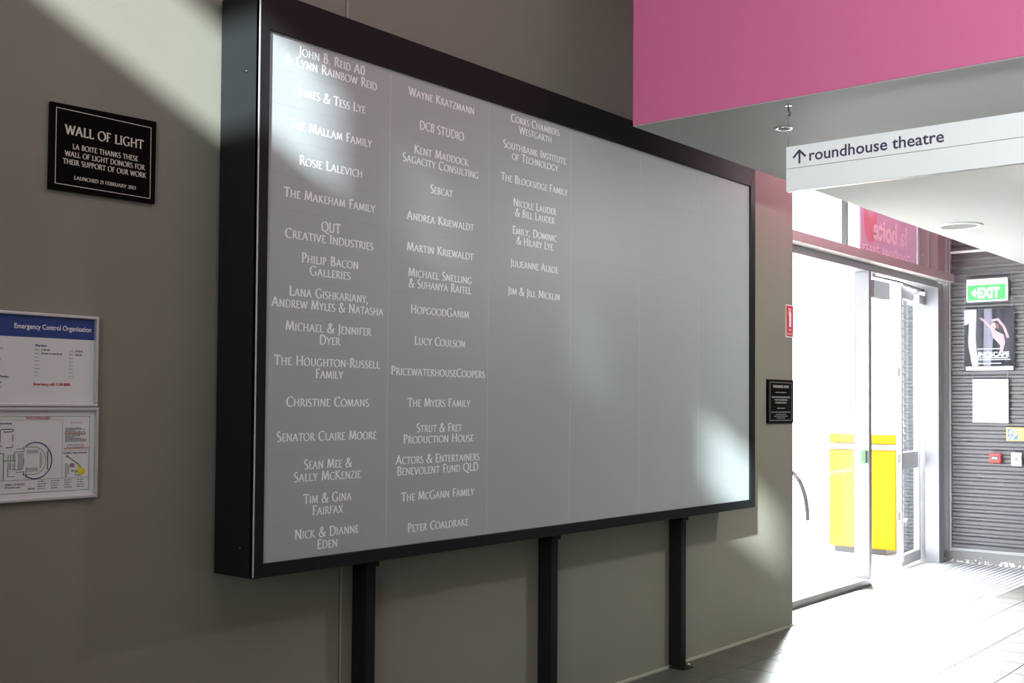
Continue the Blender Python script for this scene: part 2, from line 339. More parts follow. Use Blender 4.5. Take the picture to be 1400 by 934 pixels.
# inscriptional small-capitals alphabet drawn with a broad nib (own glyphs)
TH, TN, NIB = 0.175, 0.078, math.radians(20)
def A_(*a): return arc(*a)
GL = {
 'A': (.78, [[(.06,0),(.39,1)],[(.37,1),(.70,0)],[(.2,.36),(.57,.36)]], [(.06,0),(.70,0)]),
 'B': (.62, [[(.15,0),(.15,1)],[(.15,1),(.28,1)]+A_(.28,.76,.18,.24,90,-90)+[(.15,.52)],[(.15,.52),(.30,.52)]+A_(.30,.26,.23,.26,90,-90)+[(.15,0)]], [(.13,0),(.13,1)]),
 'C': (.72, [A_(.44,.5,.36,.5,48,312,18)], []),
 'D': (.80, [[(.15,0),(.15,1)],[(.15,1),(.32,1)]+A_(.32,.5,.40,.5,90,-90,16)+[(.15,0)]], [(.13,0),(.13,1)]),
 'E': (.55, [[(.15,0),(.15,1)],[(.15,.98),(.47,.98)],[(.15,.52),(.42,.52)],[(.15,.02),(.50,.02)],[(.47,.98),(.47,.88)],[(.50,.02),(.50,.13)]], [(.13,0),(.13,1)]),
 'F': (.52, [[(.15,0),(.15,1)],[(.15,.98),(.47,.98)],[(.15,.52),(.42,.52)],[(.47,.98),(.47,.88)]], [(.15,0),(.13,1)]),
 'G': (.80, [A_(.44,.5,.36,.5,48,300,18),[(.66,.40),(.66,.06)]], [(.66,.42)]),
 'H': (.82, [[(.15,0),(.15,1)],[(.67,0),(.67,1)],[(.15,.52),(.67,.52)]], [(.15,0),(.15,1),(.67,0),(.67,1)]),
 'I': (.30, [[(.15,0),(.15,1)]], [(.15,0),(.15,1)]),
 'J': (.32, [[(.17,1),(.17,0),(.12,-.14),(.02,-.22)]], [(.17,1)]),
 'K': (.72, [[(.15,0),(.15,1)],[(.17,.50),(.58,1)],[(.24,.56),(.68,0)]], [(.15,0),(.15,1),(.58,1),(.66,0)]),
 'L': (.55, [[(.15,0),(.15,1)],[(.15,.02),(.50,.02)],[(.50,.02),(.50,.14)]], [(.15,1),(.13,0)]),
 'M': (.94, [[(.10,0),(.20,1)],[(.20,1),(.46,.06)],[(.46,.06),(.74,1)],[(.74,1),(.84,0)]], [(.10,0),(.84,0)]),
 'N': (.82, [[(.15,0),(.15,1)],[(.15,1),(.68,.0)],[(.68,0),(.68,1)]], [(.15,0),(.12,1),(.68,1)]),
 'O': (.86, [A_(.43,.5,.37,.5,0,360,24)], []),
 'P': (.58, [[(.15,0),(.15,1)],[(.15,1),(.28,1)]+A_(.28,.74,.21,.26,90,-90)+[(.15,.48)]], [(.15,0),(.13,1)]),
 'Q': (.86, [A_(.43,.5,.37,.5,0,360,24),[(.42,.02),(.62,-.16),(.92,-.22)]], []),
 'R': (.66, [[(.15,0),(.15,1)],[(.15,1),(.28,1)]+A_(.28,.75,.20,.25,90,-90)+[(.15,.50)],[(.30,.50),(.64,0)]], [(.15,0),(.13,1),(.64,0)]),
 'S': (.52, [A_(.26,.76,.17,.24,40,225,10)+[(.26,.5)]+A_(.26,.24,.19,.24,45,-140,10)], []),
 'T': (.66, [[(.33,0),(.33,1)],[(.05,.98),(.61,.98)],[(.05,.98),(.05,.86)],[(.61,.98),(.61,.86)]], [(.33,0)]),
 'U': (.78, [[(.15,1),(.15,.3)]+A_(.39,.3,.24,.3,180,360,12)+[(.63,1)]], [(.15,1),(.63,1)]),
 'V': (.72, [[(.06,1),(.36,0)],[(.36,0),(.66,1)]], [(.06,1),(.66,1)]),
 'W': (1.04, [[(.06,1),(.31,0)],[(.31,0),(.53,.95)],[(.53,.95),(.76,0)],[(.76,0),(.99,1)]], [(.06,1),(.99,1)]),
 'X': (.70, [[(.08,1),(.62,0)],[(.08,0),(.60,1)]], [(.08,0),(.62,0),(.08,1),(.60,1)]),
 'Y': (.68, [[(.06,1),(.34,.46)],[(.34,.46),(.62,1)],[(.34,.46),(.34,0)]], [(.34,0),(.06,1),(.62,1)]),
 'Z': (.62, [[(.08,.98),(.56,.98)],[(.56,1),(.06,0)],[(.06,.02),(.58,.02)]], []),
 '&': (.80, [[(.74,.50),(.62,.2)]+A_(.33,.26,.27,.27,-20,-230,12)+[(.42,.66)]+A_(.34,.82,.13,.18,-30,230,12)+[(.40,.38),(.72,0)]], [(.72,0),(.72,.52)]),
 '0': (.58, [A_(.29,.5,.22,.5,0,360,20)], []), '1': (.34, [[(.17,0),(.17,1)],[(.17,1),(.06,.86)]], [(.17,0)]),
 '2': (.54, [A_(.26,.72,.18,.27,160,-30,10)+[(.06,.02)],[(.06,.02),(.48,.02)]], []),
 '3': (.50, [A_(.24,.76,.17,.24,140,-90,10),A_(.24,.27,.20,.26,90,-140,10)], []),
 '8': (.54, [A_(.27,.76,.16,.24,0,360,14),A_(.27,.26,.20,.26,0,360,14)], []),
 '.': (.26, [[(.10,.0),(.10,.1)]], []), ',': (.26, [[(.13,.1),(.12,0),(.05,-.16)]], []),
 '-': (.34, [[(.05,.42),(.29,.42)]], []), ' ': (.36, [], []),
}
def glyph_polys(ch):
    adv, strokes, serifs = GL[ch]; out = []
    for st in strokes:
        P = [Vector(p) for p in st]; n = len(P); L, R = [], []
        closed = (P[0]-P[-1]).length < 1e-6
        for i in range(n):
            if closed: t = (P[(i+1) % (n-1)] - P[(i-1) % (n-1)]) if i < n-1 else (P[1]-P[n-2])
            else: t = P[min(i+1, n-1)] - P[max(i-1, 0)]
            t.normalize(); ang = math.atan2(t.y, t.x)
            wd = TN + (TH-TN)*abs(math.sin(ang-NIB)); nn = Vector((-t.y, t.x))*wd/2
            L.append(P[i]+nn); R.append(P[i]-nn)
        for i in range(n-1): out.append([R[i], R[i+1], L[i+1], L[i]])
    for (x, y) in serifs:
        s = 0.04 if y < 0.5 else -0.04
        out.append([Vector((x-.13, y)), Vector((x+.13, y)), Vector((x+.13, y+s)), Vector((x-.13, y+s))])
    return adv, out
def serif_polys(text, cap, width=None, small=0.8):
    """upper case letters at full height, lower case as small capitals; returns quads, total width"""
    x = 0; polys = []
    for ch in text:
        s = 1.0 if not ch.islower() else small
        adv, gp = glyph_polys(ch.upper())
        for q in gp: polys.append([(x+p.x*s, p.y*s) for p in q])
        x += adv*s + 0.03
    k = cap if width is None else width/x
    return [[(p[0]*k, p[1]*cap) for p in q] for q in polys], x*k
def serif(name, lines, plane, m, parent):
    """lines: (text, centre_u, base_v, cap, width)"""
    polys = []
    for text, cu_, bv, cap, width in lines:
        ps, wd = serif_polys(text, cap, width)
        polys += [[(p[0]+cu_-wd/2, p[1]+bv) for p in q] for q in ps]
    return print_poly(name, polys, plane, m, parent)

# ================================================================ SETTING
XE = 7.194       # free end of the donor wall
XC = 11.133      # corrugated wall plane
YG = 0.258       # inner face of entrance glazing
ZS = 2.80        # underside of mezzanine
XF, YS = 4.406, -0.517
HTOP = 5.4
XW = -2.0        # wall behind the camera

# floor: base slab + tiles
fl = box('floor', XW, XC, -8, 0.39, -0.12, -0.008, GROUT); struct(fl, 'dark speckled square tile floor')
TX0, TY0, TPX, TPY = 6.42, -0.937, 0.292, 0.303
def cell(i, j): return TX0+i*TPX, TX0+(i+1)*TPX, TY0+j*TPY, TY0+(j+1)*TPY
def proj_px(p):
    v = Vector(p)-EYE; z = v.dot(fw)
    if z < 0.2: return None
    return 700+1537.1*v.dot(rt2)/z, 507.7-1537.1*v.dot(up2)/z
def seen(x0, x1, y0, y1):
    for x in (x0, x1):
        for y in (y0, y1):
            q = proj_px((x, y, 0))
            if q and -20 < q[0] < 1430 and q[1] < 960: return True
    return False
base_tile = None; ntile = 0; rest = bmesh.new()
MX0, MX1, MY0, MY1 = 9.29, XC, -0.722, 0.118
def clipped(x0, x1, y0, y1):
    """cut the tile where wall, trim or mat are; returns list of rects"""
    y1 = min(y1, -0.022) if x0 < XE else min(y1, 0.36)
    if y1-y0 < 0.02 or y0 > y1: return []
    if x1 > MX0 and y1 > MY0:
        out = []
        if x0 < MX0-0.03: out.append((x0, MX0, y0, y1))
        if y0 < MY0-0.03: out.append((max(x0, MX0), x1, y0, MY0))
        return out
    return [(x0, x1, y0, y1)]
for i in range(-29, 17):
    for j in range(-24, 5):
        x0, x1, y0, y1 = cell(i, j); x1 = min(x1, XC-0.005)
        if x1 <= x0: continue
        if x0 < XE < x1 and y1 > 0: x0 = XE+0.004 if y0 > -0.03 else x0
        for (a, b, c, d) in clipped(x0, x1, y0, y1):
            if b-a < 0.01: continue
            g = 0.0028
            if seen(a, b, c, d) and a > 3.0:
                full = abs((b-a)-TPX) < 1e-4 and abs((d-c)-TPY) < 1e-4
                if full and base_tile:
                    o = base_tile.copy(); C.objects.link(o); o.location = (a, c, 0); o.parent = fl
                else:
                    bm = bmesh.new(); add_box(bm, g, (b-a)-g, g, (d-c)-g, -0.008, 0, 0.0008 if False else 0)
                    o = from_bm('floor_tile', bm, TILE); o.location = (a, c, 0); o.parent = fl
                    if full: base_tile = o
                ntile += 1
            else: add_box(rest, a+g, b-g, c+g, d-g, -0.008, 0)
r_ = from_bm('floor_tile_field', rest, TILE, fl); r_['kind'] = 'stuff'

# donor wall, two rendered panels with a sealed joint
wl = skel('wall_left', (0, 0, 0)); wl['label'] = 'taupe painted wall carrying the donor board'
box('wall_panel', XW, 3.069, 0, 0.20, -0.008, HTOP, WALL, wl)
box('wall_panel', 3.083, XE, 0, 0.20, -0.008, HTOP, WALL, wl)
box('joint_backing', 3.069, 3.083, 0.012, 0.20, -0.008, HTOP, GROOVE, wl)
box('joint_sealant', 3.078, 3.083, 0.001, 0.012, -0.008, HTOP, SEAL, wl)
tr = box('trim_1', XW, XE, -0.020, -0.0005, -0.008, 0.008, SEAL, None, 0.002); struct(tr)
box('wall_end_cap', XE-0.001, XE, 0.20, 0.25, -0.008, HTOP, WALL, wl)

# corrugated wall at the end of the lobby
wb = skel('wall_back', (XC, 0, 0)); wb['label'] = 'grey corrugated steel wall beside the entrance door'
PIT = 0.0755
def corr_sheet(name, y0, y1, z0, n, m, parent):
    vs, fs = [], []
    prof = [(0.0, 0.55), (0.06, 0.9), (0.12, 1.0), (0.44, 1.0), (0.50, 0.9), (0.56, 0.55), (0.66, 0.1), (0.72, 0.0), (0.88, 0.0), (0.94, 0.1)]
    k = len(prof)*n
    for i in range(k+1):
        q, (f, d) = divmod(i, len(prof))[0], prof[i % len(prof)]
        z = z0+(q+f)*PIT; x = XC + 0.003 + 0.019*d
        vs += [(x, y0, z), (x, y1, z)]
    for i in range(k): fs.append((2*i, 2*i+1, 2*i+3, 2*i+2))
    b = len(vs)
    vs += [(x+0.012, y, z) for (x, y, z) in vs]
    for i in range(k): fs.append((b+2*i+2, b+2*i+3, b+2*i+1, b+2*i))
    return link_mesh(name, vs, fs, m, parent, smooth=False)
z = 0.135
for n in (10, 12, 12, 12, 12, 11):
    corr_sheet('corrugated_sheet', 0.215, -8.0, z, n, CORR, wb); z += n*PIT
box('wall_core', XC+0.035, XC+0.2, -8, 0.39, -0.008, HTOP, GREYP, wb)
box('corner_channel', XC-0.012, XC+0.035, 0.215, 0.235, 0.10, HTOP, GREYP, wb, 0.002)
box('corner_channel', XC-0.004, XC+0.035, 0.242, 0.385, 0.10, HTOP, GREYP, wb, 0.002)
box('base_flashing', XC-0.006, XC+0.035, -8, 0.235, 0.108, 0.137, GREYP, wb, 0.002)
box('flashing_strip', XC-0.014, XC+0.0, -8, 0.215, 2.978, 3.0, WHITE, wb, 0.002)
bb = box('baseboard_back', XC-0.004, XC+0.035, -8, 0.385, -0.008, 0.106, SKIRT); struct(bb, 'grey plinth with chipped white paint')
# the same cladding continues outdoors
z = 0.02
for n in (10, 12, 14): corr_sheet('corrugated_sheet', 0.69, 0.41, z, n, CORRO, wb); z += n*PIT
box('wall_core', XC+0.035, XC+0.2, 0.40, 0.70, -0.008, 3.0, GREYP, wb)

# unseen rest of the hall
wr = box('wall_right', XW, XC+0.2, -8.2, -8.0, -0.12, HTOP, WALL); struct(wr)
ce = box('ceiling', XW-0.2, XC+0.2, -8.2, 0.2, HTOP, HTOP+0.2, CEIL); struct(ce)
wf = skel('wall_front', (XW, 0, 0))
Z0, Z1 = 4.50, 4.98
box('wall_panel', XW-0.2, XW, -8.0, 0.2, -0.12, Z0, WALL, wf)
box('wall_panel', XW-0.2, XW, -8.0, 0.2, Z1, HTOP, WALL, wf)
panes = [(-2.60, -1.35, 'c'), (-2.93, -2.69, 't'), (-3.46, -3.24, 't'), (-4.36, -3.86, 'c')]
ys = [-8.0]
for a, b, k in sorted(panes): ys += [a, b]
ys.append(0.2)
for a, b in zip(ys[0::2], ys[1::2]): box('wall_pier', XW-0.2, XW, a, b, Z0, Z1, WALL, wf)
win = skel('window_3', (XW, -3, Z0))
for a, b, k in panes: box('pane', XW-0.02, XW-0.014, a, b, Z0, Z1, GLASS if k == 'c' else TINT, win)

# mezzanine: pink upstand, pale soffit
mz = skel('ceiling_2', (XF, YS, ZS)); mz['label'] = 'mezzanine slab with pink fascia and pale grey soffit'
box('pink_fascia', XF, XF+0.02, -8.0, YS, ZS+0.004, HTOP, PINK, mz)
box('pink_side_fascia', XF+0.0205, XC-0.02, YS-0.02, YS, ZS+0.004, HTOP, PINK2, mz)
box('soffit', XF+0.001, XC-0.001, -8.0, YS-0.001, ZS, ZS+0.003, SOFF, mz)
box('slab', XF+0.021, XC-0.001, -8.0, YS-0.021, ZS+0.004, ZS+0.3, SOFF, mz)

# entrance glazing
g1 = skel('window_1', (XE, YG, 0)); g1['label'] = 'tall fixed glass pane beside the entrance door'
box('sill', XE+0.02, 9.25, YG, YG+0.13, 0.012, 0.055, LEAFM, g1, 0.003)
box('sill_packer', XE+0.02, 9.25, YG+0.004, YG+0.126, -0.008, 0.012, GREYP, g1)
box('mullion', 9.19, 9.25, YG, YG+0.13, 0.055, 2.63, FRAMEW, g1, 0.003)
box('mullion', XE+0.02, XE+0.08, YG, YG+0.13, 0.055, 2.63, FRAMEW, g1, 0.003)
box('header', XE+0.02, 10.90, YG, YG+0.13, 2.63, 2.70, FRAMEW, g1, 0.003)
box('glass_pane', XE+0.08, 9.19, YG+0.118, YG+0.124, 0.055, 2.63, HAZY, g1)
dots = [rect(0.02+k*0.034, 0.0, 0.02+k*0.034+0.020, 0.022) for k in range(53)] + [rect(0, -0.014, 1.84, -0.010), rect(0, 0.032, 1.84, 0.036)]
print_poly('manifestation_strip', dots, Y_plane(XE+0.13, 0.945, YG+0.116), STRIP, g1)['kind'] = 'stuff'
box('lock_box', 9.165, 9.19, YG+0.02, YG+0.06, 1.02, 1.12, GREENT, g1, 0.003)

g2 = skel('window_2', (XE, YG, 2.77)); g2['label'] = 'clear highlight window above the steel beam'
ZH = 4.9
for a, b in ((XE+0.02, 8.865), (8.885, 10.54), (10.57, 10.925)):
    box('glass_pane', a, b, 0.335, 0.343, 2.77, ZH, GLASS, g2)
for a, b in ((8.865, 8.885), (10.54, 10.57)): box('glazing_bar', a, b, 0.31, 0.36, 2.77, ZH, GREYP if a > 9 else DARKST, g2)
box('frame_post', 10.925, XC-0.013, 0.27, 0.39, 2.77, ZH, BEAM, g2)
box('head_frame', XE+0.02, XC-0.013, 0.27, 0.39, ZH, HTOP, BEAM, g2)
hp = box('reflection_panel', 10.572, 10.92, 0.36, 0.366, 2.78, 3.6, FILMG, g2)  # pale panel painted in for the pinkish reflection in this pane

bmm = bmesh.new(); add_box(bmm, XE-0.0+0.005, 11.065, 0.158, 0.257, 2.690, 2.768, 0.003)
tb = from_bm('trim_2', bmm, BEAM); struct(tb, 'grey steel beam running above the entrance glazing')
box('soffit_channel', XE+0.02, 10.95, 0.262, 0.39, 2.702, 2.768, FRAMEW, tb)

d1 = skel('door_1', (10.9, YG, 0)); d1['label'] = 'silver framed glass entrance door standing open'
box('door_jamb', 10.90, 10.96, YG, YG+0.13, -0.008, 2.63, FRAMEW, d1, 0.003)
box('door_jamb', 11.03, 11.12, YG+0.132, YG+0.245, -0.008, 2.63, FRAMEW, d1, 0.003)
box('jamb_post', 10.962, 11.09, YG+0.02, YG+0.13, -0.008, 2.69, GREYP, d1, 0.002)
# leaf, pushed back against the frame at a slight angle: local u along leaf, then rotated
H = Vector((10.99, 0.465, 0)); Fp = Vector((10.315, 0.40, 0)); LD = (Fp-H).normalized(); LN = Vector((-LD.y, LD.x, 0))
if LN.y > 0: LN = -LN      # towards the room
LW = (Fp-H).length
def leafbox(name, u0, u1, z0, z1, t0, t1, m, parent, bev=0.002):
    bm = bmesh.new(); add_box(bm, u0, u1, t0, t1, z0, z1, bev)
    for v in bm.verts:
        p = H + LD*v.co.x + LN*v.co.y; v.co = (p.x, p.y, v.co.z)
    bmesh.ops.recalc_face_normals(bm, faces=bm.faces[:])
    return from_bm(name, bm, m, parent)
leafbox('door_stile', 0, 0.075, 0.012, 2.615, -0.045, 0, LEAFM, d1)
leafbox('door_stile', LW-0.05, LW, 0.012, 2.615, -0.045, 0, LEAFM, d1)
leafbox('top_rail', 0.075, LW-0.05, 2.50, 2.615, -0.045, 0, LEAFM, d1)
leafbox('middle_rail', 0.075, LW-0.05, 0.905, 1.065, -0.045, 0, LEAFM, d1)
leafbox('bottom_rail', 0.075, LW-0.05, 0.012, 0.115, -0.045, 0, LEAFM, d1)
DG = glass_mat('door_glass', (0.80, 0.83, 0.85), refl=0.8)
leafbox('door_glass', 0.075, LW-0.05, 1.065, 2.50, -0.026, -0.020, DG, d1, 0)
leafbox('door_glass', 0.075, LW-0.05, 0.115, 0.905, -0.026, -0.020, DG, d1, 0)
for zz in (0.47, 1.0, 1.80): leafbox('lock_plate', LW, LW+0.003, zz-0.03, zz+0.05, -0.036, -0.01, DARKST, d1, 0)
hb = leafbox('flush_bolt', LW-0.045, LW-0.02, 0.06, 0.44, 0.0, 0.008, STEEL, d1)
leafbox('bolt_handle', LW-0.10, LW-0.03, 0.425, 0.455, 0.0, 0.03, WHITE, d1, 0.004)
leafbox('foot_bolt', LW-0.01, LW+0.015, 0.012, 0.06, -0.04, -0.01, STEEL, d1)
# glazing beads show as bright lines beside the glass
leafbox('glazing_bead', 0.068, 0.080, 0.115, 2.50, 0, 0.006, WHITE, d1, 0)
cl = leafbox('door_closer', 0.03, 0.30, 2.47, 2.56, 0.001, 0.07, LEAFM, d1, 0.006)
def closer_arm():
    bm = bmesh.new()
    a = H+LD*0.12+LN*0.035
    add_box(bm, a.x-0.03, a.x+0.03, a.y-0.03, a.y+0.02, 2.601, 2.626)
    add_tube(bm, [(a.x, a.y-0.015, 2.615), (10.0, 0.30, 2.612), (9.42, 0.305, 2.612)], 0.009, 8)
    return from_bm('closer_arm', bm, DARKST, d1)
closer_arm()
box('arm_bracket', 9.33, 9.42, 0.285, 0.325, 2.595, 2.628, ALU, d1, 0.003)

# outdoors
gr = box('ground', -10, 60, 0.392, 60, -0.13, -0.012, CONC); struct(gr, 'pale concrete paving outside the entrance')
cn = skel('entrance_shade', (8, 1.5, 3.3)); cn['label'] = 'outdoor slab added to shade the entrance from the sky'
box('shade_slab', 4.5, 14.0, 0.40, 2.6, 3.35, 3.50, SOFF, cn)  # slab added outdoors to cut the skylight on the door frames
kb = box('kerb_strip', 8.98, 9.25, 0.56, 1.02, -0.012, -0.008, LGREY, None); struct(kb)
yb = thing('storage_bin', 'large bright yellow bin outside the open entrance door', 'bin', (11.5, 1.15, 0))
box('bin_body', 11.15, 12.1, 0.77, 1.47, 0.05, 1.045, YELLOW, yb, 0.012)
box('rim_band', 11.135, 12.11, 0.76, 1.50, 1.05, 1.105, GREYP, yb, 0.006)
box('bin_lid', 11.15, 12.1, 0.77, 1.47, 1.11, 1.21, YELLOW, yb, 0.012)
box('plinth', 11.19, 12.06, 0.88, 1.43, -0.012, 0.05, BLACKP, yb)
rk = thing('bike_hoop', 'dark curved tubular hoop outside the fixed glass pane', 'rack', (10.5, 1.5, 0))
pts = [(9.7, 1.5, 0.86)] + [(10.18+0.52*math.cos(math.radians(a)), 1.5, 0.34+0.52*math.sin(math.radians(a))) for a in range(90, -1, -10)]
tube('hoop', pts, 0.021, RACK, rk, 10)
tube('upright', [(10.70, 1.5, 0.345), (10.70, 1.5, -0.012)], 0.008, LGREY, rk, 8)  # leg coloured pale to stand for its fading in the outdoor glare
tube('upright', [(9.7, 1.5, 0.86), (9.7, 1.5, -0.012)], 0.013, RACK, rk, 8)
aw = thing('awning_box', 'grey box hung outside, seen at the top of the open doorway', 'awning', (14, 2.2, 2.84))
box('awning_body', 13.72, 14.27, 2.0, 2.08, 2.86, 3.08, AWN, aw, 0.004)
box('support_post', 14.2, 14.26, 2.01, 2.07, -0.012, 2.86, WHITE, aw)

# entrance mat (aluminium and carpet strips)
em = thing('entrance_mat', 'ribbed silver and grey entrance mat before the corrugated wall', 'mat', (10.2, -0.3, 0))
box('mat_base', MX0+0.004, XC-0.004, MY0+0.004, MY1, -0.008, -0.003, MATD, em)
base_s = None; y = MY0+0.006; k = 0
while y < MY1-0.03:
    if base_s is None:
        base_s = box('mat_strip', MX0+0.006, XC-0.006, 0, 0.027, -0.003, 0.001, MATL, em); base_s.location.y = 0
        s0 = base_s
    else:
        s0 = base_s.copy(); C.objects.link(s0)
    s0.location = (0, y, 0) if base_s is not s0 else (0, y, 0)
    y += 0.050
box('threshold_plate', 9.25, 10.90, 0.12, 0.39, -0.008, 0.003, MATL, d1)
box('threshold_plate', 10.902, XC-0.006, 0.12, 0.255, -0.0085, 0.002, MATL, d1)

# ================================================================ DONOR BOARD
BX0, BX1, BZ0, BZ1 = 2.5018, 6.1173, 0.9319, 2.8154
YB = -0.2391; WL_, WR_, WBm, WT = 0.046, 0.0608, 0.0485, 0.141
bd = thing('donor_board', 'large black framed board of grey frosted name panels on three posts', 'notice board', (4.3, -0.12, 0))
ox0, ox1, oz0, oz1 = BX0-WL_, BX1+WR_, BZ0-WBm, BZ1+WT
def case():
    bm = bmesh.new()
    add_box(bm, ox0, ox0+0.03, YB+0.005, -0.018, oz0, oz1); add_box(bm, ox1-0.03, ox1, YB+0.005, -0.018, oz0, oz1)
    add_box(bm, ox0+0.03, ox1-0.03, YB+0.005, -0.018, oz0, oz0+0.03); add_box(bm, ox0+0.03, ox1-0.03, YB+0.005, -0.018, oz1-0.03, oz1)
    add_box(bm, ox0+0.03, ox1-0.03, -0.03, -0.018, oz0+0.03, oz1-0.03)
    return from_bm('casing', bm, BLACK, bd)
case()
def bar(poly):
    bm = bmesh.new(); prism(bm, poly, 'y', YB, YB+0.02)
    bmesh.ops.bevel(bm, geom=bm.edges[:], offset=0.0016, segments=2, profile=0.5, affect='EDGES')
    return from_bm('frame_bar', bm, BLACK, bd)
g = 0.0006; xm = 4.333
bar([(ox0, oz0), (BX0-g, BZ0), (BX0-g, BZ1), (ox0, oz1)][::1])
bar([(ox1, oz0), (ox1, oz1), (BX1+g, BZ1), (BX1+g, BZ0)])
bar([(ox0+g, oz0), (xm-g, oz0), (xm-g, BZ0), (BX0+g, BZ0)])
bar([(xm+g, oz0), (ox1-g, oz0), (BX1-g, BZ0), (xm+g, BZ0)])
bar([(BX0+g, BZ1), (xm-g, BZ1), (xm-g, oz1), (ox0+g, oz1)])
bar([(xm+g, BZ1), (BX1-g, BZ1), (ox1-g, oz1), (xm+g, oz1)])
for zz in (2.67, 0.985): 
    o = tube('screw', [(ox0-0.003, -0.165, zz), (ox0+0.004, -0.165, zz)], [0.004, 0.0055], DARKST, bd, 10)
box('edge_trim', ox0-0.0012, ox0+0.0035, YB-0.0012, YB+0.004, oz0+0.004, oz1-0.004, ALU, bd, 0.001)

TEXT = [[[('John B. Reid A0', 0.326), ('& Lynn Rainbow Reid', 0.456)], [('James & Tess Lye', 0.336)], [('The Mallam Family', 0.409)], [('Rosie Lalevich', 0.314)], [('The Makeham Family', 0.45)], [('QUT', 0.095), ('Creative Industries', 0.436)], [('Philip Bacon', 0.282), ('Galleries', 0.203)], [('Lana Gishkariany,', 0.391), ('Andrew Myles & Natasha', 0.548)], [('Michael & Jennifer', 0.421), ('Dyer', 0.103)], [('The Houghton-Russell', 0.519), ('Family', 0.137)], [('Christine Comans', 0.406)], [('Senator Claire Moore', 0.488)], [('Sean Mee &', 0.235), ('Sally McKenzie', 0.327)], [('Tim & Gina', 0.236), ('Fairfax', 0.151)], [('Nick & Dianne', 0.314), ('Eden', 0.103)]],
 [[('Wayne Kratzmann', 0.401)], [('DC8 STUDIO', 0.271)], [('Kent Maddock', 0.332), ('Sagacity Consulting', 0.464)], [('Sebcat', 0.138)], [('Andrea Kriewaldt', 0.408)], [('Martin Kriewaldt', 0.405)], [('Michael Snelling', 0.388), ('& Suhanya Raffel', 0.381)], [('HopgoodGanim', 0.356)], [('Lucy Coulson', 0.308)], [('PricewaterhouseCoopers', 0.568)], [('The Myers Family', 0.379)], [('Strut & Fret', 0.275), ('Production House', 0.426)], [('Actors & Entertainers', 0.505), ('Benevolent Fund QLD', 0.492)], [('The McGann Family', 0.44)], [('Peter Coaldrake', 0.367)]],
 [[('Corrs Chambers', 0.362), ('Westgarth', 0.244)], [('Southbank Institute', 0.466), ('of Technology', 0.343)], [('The Blocksidge Family', 0.494)], [('Nicole Lauder', 0.319), ('& Bill Lauder', 0.293)], [('Emily, Dominic', 0.329), ('& Hilary Lye', 0.269)], [('Julieanne Alroe', 0.353)], [('Jim & Jill Nicklin', 0.384)]]]
CW, RH = (BX1-BX0)/6, (BZ1-BZ0)/15
YP = YB+0.010
bm = bmesh.new(); add_box(bm, 0.0010, CW-0.0010, 0, 0.006, 0.00012, RH-0.00012)
panel_me = bpy.data.meshes.new('name_panel'); bm.to_mesh(panel_me); bm.free(); panel_me.materials.append(PANEL)
OFF = [0, 0, 0.026]
for ci in range(6):
    for ri in range(15):
        px, pz = BX0+ci*CW, BZ1-(ri+1)*RH
        p = bpy.data.objects.new('name_panel', panel_me); C.objects.link(p)
        p.location = (px-bd.location.x, YP-bd.location.y, pz-bd.location.z); p.parent = bd
        if ci < 3 and ri < len(TEXT[ci]):
            ls = TEXT[ci][ri]; cap = 0.0345; lines = []
            if len(ls) == 1: lines.append((ls[0][0], CW/2+OFF[ci], RH/2-cap*0.42, cap, ls[0][1]))
            else:
                lines.append((ls[0][0], CW/2+OFF[ci], RH/2+0.0225-cap*0.42, cap, ls[0][1]))
                lines.append((ls[1][0], CW/2+OFF[ci], RH/2-0.0215-cap*0.42, cap, ls[1][1]))
            t = serif('lettering', lines, lambda u, v: (u, -0.0006, v), LETTER, None)
            t.parent = p
for ci in range(1, 6): box('joint_strip', BX0+ci*CW-0.0016, BX0+ci*CW+0.0016, YP-0.0004, YP+0.006, BZ0, BZ1, JOINT, bd)
box('backing_board', BX0, BX1, YP+0.0065, YP+0.012, BZ0, BZ1, LGREY, bd)
for xp in (3.137, 4.362, 5.580):
    box('post', xp, xp+0.053, -0.085, -0.003, 0.008, 0.884, BLACK, bd, 0.002)
    box('post_bracket', xp-0.004, xp+0.062, -0.095, -0.086, 0.835, 0.884, BLACK, bd, 0.002)
    box('base_plate', xp-0.03, xp+0.068, -0.125, -0.022, 0.0, 0.008, BLACK, bd, 0.002)
    tube('bolt', [(xp+0.058, -0.10, 0.008), (xp+0.058, -0.10, 0.022)], 0.008, BRASS, bd, 8)

# ================================================================ WALL SIGNS
pq = thing('wall_plaque', 'black plaque with pale serif lettering WALL OF LIGHT, left of the board', 'plaque', (2.0, -0.006, 2.17))
bm = bmesh.new(); prism(bm, [(1.812, 2.171), (2.194, 2.176), (2.196, 2.461), (1.813, 2.451)], 'y', -0.013, -0.001); from_bm('plate', bm, PLQ, pq)
pl = Y_plane(1.812, 2.173, -0.0135)
print_poly('border_line', outline(0.019, 0.018, 0.364, 0.264, 0.0022), pl, GOLD, pq)
serif('lettering', [('WALL OF LIGHT', 0.193, 0.184, 0.030, 0.285), ('LA BOITE THANKS THESE', 0.196, 0.139, 0.0165, 0.238),
    ('WALL OF LIGHT DONORS FOR', 0.196, 0.113, 0.0165, 0.290), ('THEIR SUPPORT OF OUR WORK', 0.196, 0.087, 0.0165, 0.302),
    ('LAUNCHED 21 FEBRUARY 2013', 0.196, 0.041, 0.011, 0.224)], pl, GOLD, pq)

